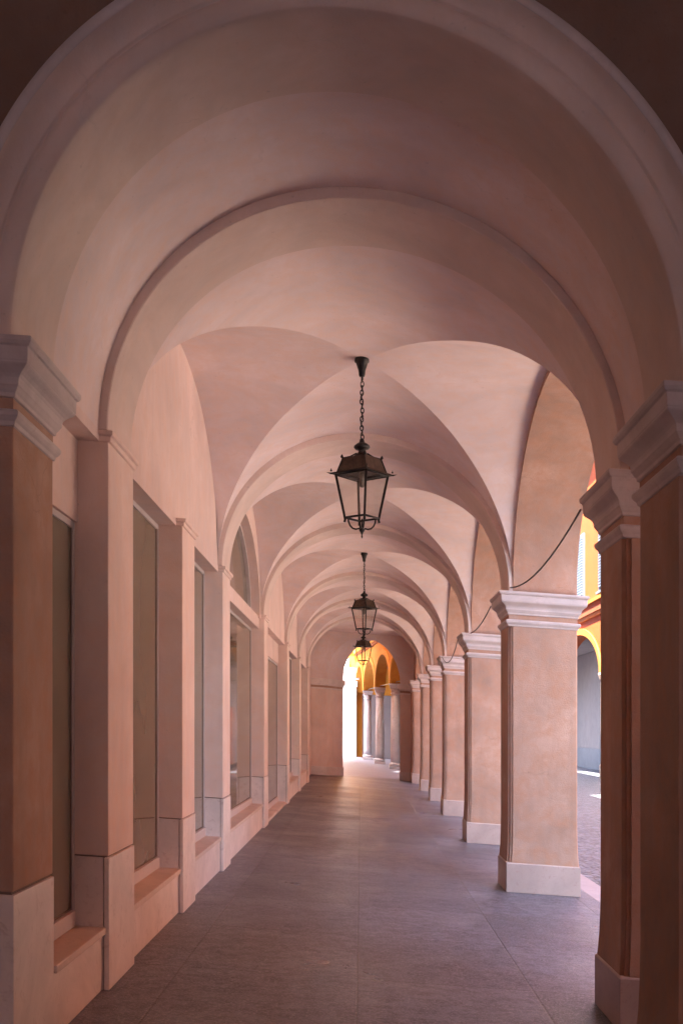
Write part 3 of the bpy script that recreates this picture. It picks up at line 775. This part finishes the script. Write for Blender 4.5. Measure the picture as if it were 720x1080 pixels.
def end_building():
    Y = 60.5; org = (-2,Y,0)
    root = empty('corner_building', org); tag(root, 'orange building closing the square, with a tall white stone doorway', 'building')
    b = MB(); b.box(-14, 4.5, Y, Y+8, 0, 14); b.build('facade', M['orange'], root, origin=org)
    r = MB()
    r.box(-2.6,-1.75,Y-.35,Y-.002,0,3.85); r.box(-1.05,-.62,Y-.35,Y-.002,0,3.85); r.box(-.60,-.22,Y-.42,Y-.002,0,3.85)
    r.box(-2.75,-.16,Y-.50,Y-.002,3.852,4.25); r.box(-2.85,-.06,Y-.62,Y-.002,4.252,4.6); r.box(-2.95,.10,Y-.85,Y-.002,4.602,4.85); r.box(-2.6,-.62,Y-.5,Y-.002,4.852,5.35)
    r.build('door_surround', M['white_stone'], root, origin=org, bevel=.02)
    d_ = MB(); d_.box(-1.75,-1.05,Y-.12,Y-.002,0,3.85); d_.build('door', M['white_stone'], root, origin=org)
    for z0, z1, e in ((6.0,6.2,.12),(6.202,6.4,.25)):
        m_ = MB(); m_.box(-14,1.5,Y-e,Y-.001,z0,z1); m_.build('string_course', M['yellow'], root, origin=org)
    for x in (-9,-6,-3,0):
        m_ = MB(); m_.box(x-.6,x+.6,Y-.1,Y-.001,7,9.4); wn = m_.build('window', M['white_stone'], root, origin=org)
        m_ = MB(); m_.box(x-.45,x+.45,Y-.14,Y-.102,7.15,9.25); m_.build('shutter', M['shutter'], wn, origin=org)
    m_ = MB(); m_.box(-14.5,2,Y-.8,Y+8.5,14.002,14.4); m_.build('eaves', M['roof_tile'], root, origin=org)
end_building()

# ------------------------------------------------------------------ lanterns
def make_lantern():
    root = bpy.data.objects.new('hanging_lantern', None); COL.objects.link(root)
    B = lambda mb, name, mat, par=root, bev=0: mb.build(name, mat, par, level=False, bevel=bev)
    m = MB(); m.lathe([(.022,-.150),(.027,-.135),(.030,-.10),(.043,-.06),(.050,-.035),(.062,-.028),(.062,-.008),(.055,.02)], 20); B(m, 'ceiling_rose', M['iron'])
    m = MB(); z = -.150; k = 0
    while z > -.675:
        L, w = .048, .013; pts = []
        for q in range(12):
            a = 2*math.pi*q/12; px = w*math.cos(a); pz = L/2*math.sin(a)
            wob = .004*math.sin(k*1.1)
            pts.append((px+wob if k%2 else wob, wob if k%2 else px, z-L/2+pz))
        m.tube(pts, .0052, 6, True); z -= .037; k += 1
    B(m, 'chain', M['iron'])
    m = MB(); pts = [(.012*math.sin(i*.9), .012*math.cos(i*.9), -.14-.54*i/36) for i in range(37)]; m.tube(pts, .0035, 6); B(m, 'cord', M['cable'])
    # crown finial
    m = MB(); m.lathe([(.04,-.80),(.028,-.775),(.030,-.765),(.055,-.758),(.068,-.742),(.066,-.73),(.045,-.712),(.024,-.700),(.018,-.675),(.006,-.665)], 24); B(m, 'crown_finial', M['iron'])
    # roof: square, diagonal set on axes. radii are half diagonals
    def sq(r, z, tw=0): return [(r*math.cos(tw+math.pi/2*k), r*math.sin(tw+math.pi/2*k), z) for k in range(4)]
    def loft4(prof):
        b = MB(); vs = []; fs = []
        for r, z in prof: vs += sq(r, z)
        for i in range(len(prof)-1):
            for k in range(4): j=(k+1)%4; fs.append((4*i+k,4*i+j,4*i+4+j,4*i+4+k))
        n = len(prof); fs += [(3,2,1,0), (4*n-4,4*n-3,4*n-2,4*n-1)]; b.add(vs, fs); return b
    m = loft4([(.205,-.952),(.158,-.835),(.150,-.832),(.10,-.825),(.065,-.81),(.045,-.79)]); B(m, 'roof', M['copper'], bev=.003)
    m = MB()
    for k in range(4):
        a = math.pi/2*k; p = [(r*math.cos(a), r*math.sin(a), z) for r, z in ((.210,-.955),(.162,-.834),(.10,-.821),(.045,-.79))]
        m.tube(p, .006, 6); m.lathe([(.004,-.012),(.012,-.006),(.013,.004),(.008,.012),(.003,.02)], 10, (.168*math.cos(a), .168*math.sin(a), -.825))
    B(m, 'roof_rib', M['iron'])
    # brim: square ring
    m = MB(); vs = []; fs = []
    for r, z in ((.262,-.972),(.262,-.960),(.20,-.950),(.19,-.972)): vs += sq(r, z)
    for i in range(4):
        i2 = (i+1)%4
        for k in range(4): j=(k+1)%4; fs.append((4*i+k,4*i+j,4*i2+j,4*i2+k))
    m.add(vs, fs)
    for k in range(4):
        a = math.pi/2*k; c, s_ = math.cos(a), math.sin(a)
        m.add([(.255*c-.012*s_,.255*s_+.012*c,-.962),(.255*c+.012*s_,.255*s_-.012*c,-.962),(.300*c,.300*s_,-.958),(.262*c,.262*s_,-.974)], [(0,1,2),(1,3,2),(3,0,2),(0,3,1)])
        m.lathe([(.004,-.95),(.010,-.945),(.004,-.935),(.002,-.925)], 8, (.258*c,.258*s_,0))
    B(m, 'brim', M['iron'])
    # posts
    for k in range(4):
        a = math.pi/2*k+0; m = MB()
        top = Vector((.222*math.cos(a), .222*math.sin(a), -.965)); bot = Vector((.141*math.cos(a), .141*math.sin(a), -1.345))
        m.tube([top, bot, bot+Vector((.006*math.cos(a),.006*math.sin(a),-.022))], .0105, 8); B(m, 'post', M['iron'])
    # bottom ring
    m = MB()
    for zz, r in ((-1.330,.143),):
        pts = sq(r, zz)
        for k in range(4):
            m.tube([pts[k], pts[(k+1)%4]], .0095, 6)
    B(m, 'bottom_frame', M['iron'])
    # top inner frame
    m = MB(); pts = sq(.222,-.978)
    for k in range(4): m.tube([pts[k], pts[(k+1)%4]], .006, 6)
    B(m, 'top_frame', M['iron'])
    # scroll brackets meeting in a drop finial
    for k in range(4):
        a = math.pi/2*k+0; c, s_ = math.cos(a), math.sin(a); pts = []
        for r, z in ((.115,-1.338),(.112,-1.365),(.100,-1.395),(.078,-1.418),(.050,-1.425),(.026,-1.418),(.010,-1.432)): pts.append((r*c, r*s_, z))
        m = MB(); m.tube(pts, .0078, 6); B(m, 'scroll_bracket', M['iron'])
    m = MB(); m.lathe([(.003,-1.500),(.008,-1.488),(.005,-1.472),(.012,-1.452),(.024,-1.436),(.020,-1.420),(.008,-1.408),(.005,-1.335)], 14); B(m, 'drop_finial', M['iron'])
    # glass panes between posts
    for k in range(4):
        a, a2 = math.pi/2*k, math.pi/2*(k+1)
        A1 = Vector((.214*math.cos(a), .214*math.sin(a), -.985)); A2 = Vector((.214*math.cos(a2), .214*math.sin(a2), -.985))
        B1 = Vector((.139*math.cos(a), .139*math.sin(a), -1.31)); B2 = Vector((.139*math.cos(a2), .139*math.sin(a2), -1.31))
        nn = Vector((math.cos(a+math.pi/4), math.sin(a+math.pi/4), 0))*.003
        m = MB(); vs = [A1,A2,B2,B1]; m.add([tuple(v) for v in vs]+[tuple(v-nn) for v in vs], [(0,3,2,1),(4,5,6,7),(0,1,5,4),(1,2,6,5),(2,3,7,6),(3,0,4,7)]); B(m, 'glass_pane', M['glass'])
    m = MB(); m.lathe([(.012,-1.075),(.020,-1.065),(.022,-1.0),(.028,-.985),(.028,-.955)], 16); so = B(m, 'lamp_holder', M['socket'])
    return root
def copy_tree(o, parent=None):
    c = o.copy(); COL.objects.link(c)
    if parent is not None: c.parent = parent
    for ch in list(o.children): copy_tree(ch, c)
    return c
lant = make_lantern()
LL = ['black iron and copper lantern hanging nearest, largest of the three', 'middle hanging lantern, halfway along the corridor',
      'farthest and smallest hanging lantern, against the bright end arch']
for i, (x, y) in enumerate(((.012,9.10),(.066,19.2),(.075,28.2))):
    o = lant if i == 0 else copy_tree(lant)
    o.location = (x, y, 4.685+fall(x)); o.rotation_euler.z = math.radians((8.5, 8.5, 12)[i])
    tag(o, LL[i], 'lantern', 'lanterns hanging from the vaults')

# ------------------------------------------------------------------ cables swagged between capitals
def cable(p, q, sag, label):
    p, q = Vector(p), Vector(q); pts = []
    for i in range(25):
        t = i/24; v = p.lerp(q, t); v.z -= sag*4*t*(1-t); pts.append(v)
    m = MB(); m.tube(pts, .0075, 6); tag(m.build('cable', M['cable'], level=False, origin=tuple(p)), label, 'cable', 'cables slung between capitals')
def H(x, z): return z+fall(x)
cable((1.37, 6.80, 2.96), (1.566, 11.40, 3.07), .12, 'dark cable slung from the shaded pillar to above the broad lit pillar')
cable((1.44, 12.05, 2.95), (1.64, 16.32, 3.02), .06, 'dark cable drooping between the broad lit pillar and the next one')
cable((1.513, 16.98, 2.973), (1.60, 21.42, 3.006), .22, 'thin cable drooping lowest, in front of the fourth pillar capital')

# ------------------------------------------------------------------ camera, light, world
cam = bpy.data.cameras.new('camera'); co = bpy.data.objects.new('camera', cam); COL.objects.link(co)
co.location = (0, 0, EYE); co.rotation_euler = (math.radians(90), 0, 0)
cam.sensor_fit = 'VERTICAL'; cam.sensor_height = 36; cam.lens = 36*1150/1080
cam.shift_x = -20/1080; cam.shift_y = 228/1080
cam.clip_start = .05; cam.clip_end = 1500
S.camera = co

az = Vector((-.6, -.8)).normalized(); el = math.radians(64)
sd = Vector((az.x*math.cos(el), az.y*math.cos(el), math.sin(el)))
sl = bpy.data.lights.new('sun', 'SUN'); sl.energy = 5.0; sl.angle = math.radians(.5); sl.color = (1, .93, .82)
so = bpy.data.objects.new('sun', sl); COL.objects.link(so); so.rotation_euler = sd.to_track_quat('Z', 'Y').to_euler(); so.location = (-20,-10,30)
w = bpy.data.worlds.new('World'); S.world = w; w.use_nodes = True; nt = w.node_tree
bg = nt.nodes['Background']; sk = nt.nodes.new('ShaderNodeTexSky'); sk.sky_type = 'NISHITA'; sk.sun_disc = False
sk.sun_elevation = el; sk.sun_rotation = math.atan2(az.x, az.y); sk.air_density = 1.0; sk.dust_density = 3.0
nt.links.new(sk.outputs[0], bg.inputs[0]); bg.inputs[1].default_value = .13

S.view_settings.view_transform = 'Standard'; S.view_settings.look = 'None'; S.view_settings.exposure = 4.03; S.view_settings.gamma = 1
c = S.cycles
try:
    c.use_denoising = True; c.denoiser = 'OPENIMAGEDENOISE'
except Exception: pass
c.max_bounces = 10; c.diffuse_bounces = 7; c.glossy_bounces = 3; c.transparent_max_bounces = 12
c.sample_clamp_indirect = 6; c.caustics_reflective = False; c.caustics_refractive = False
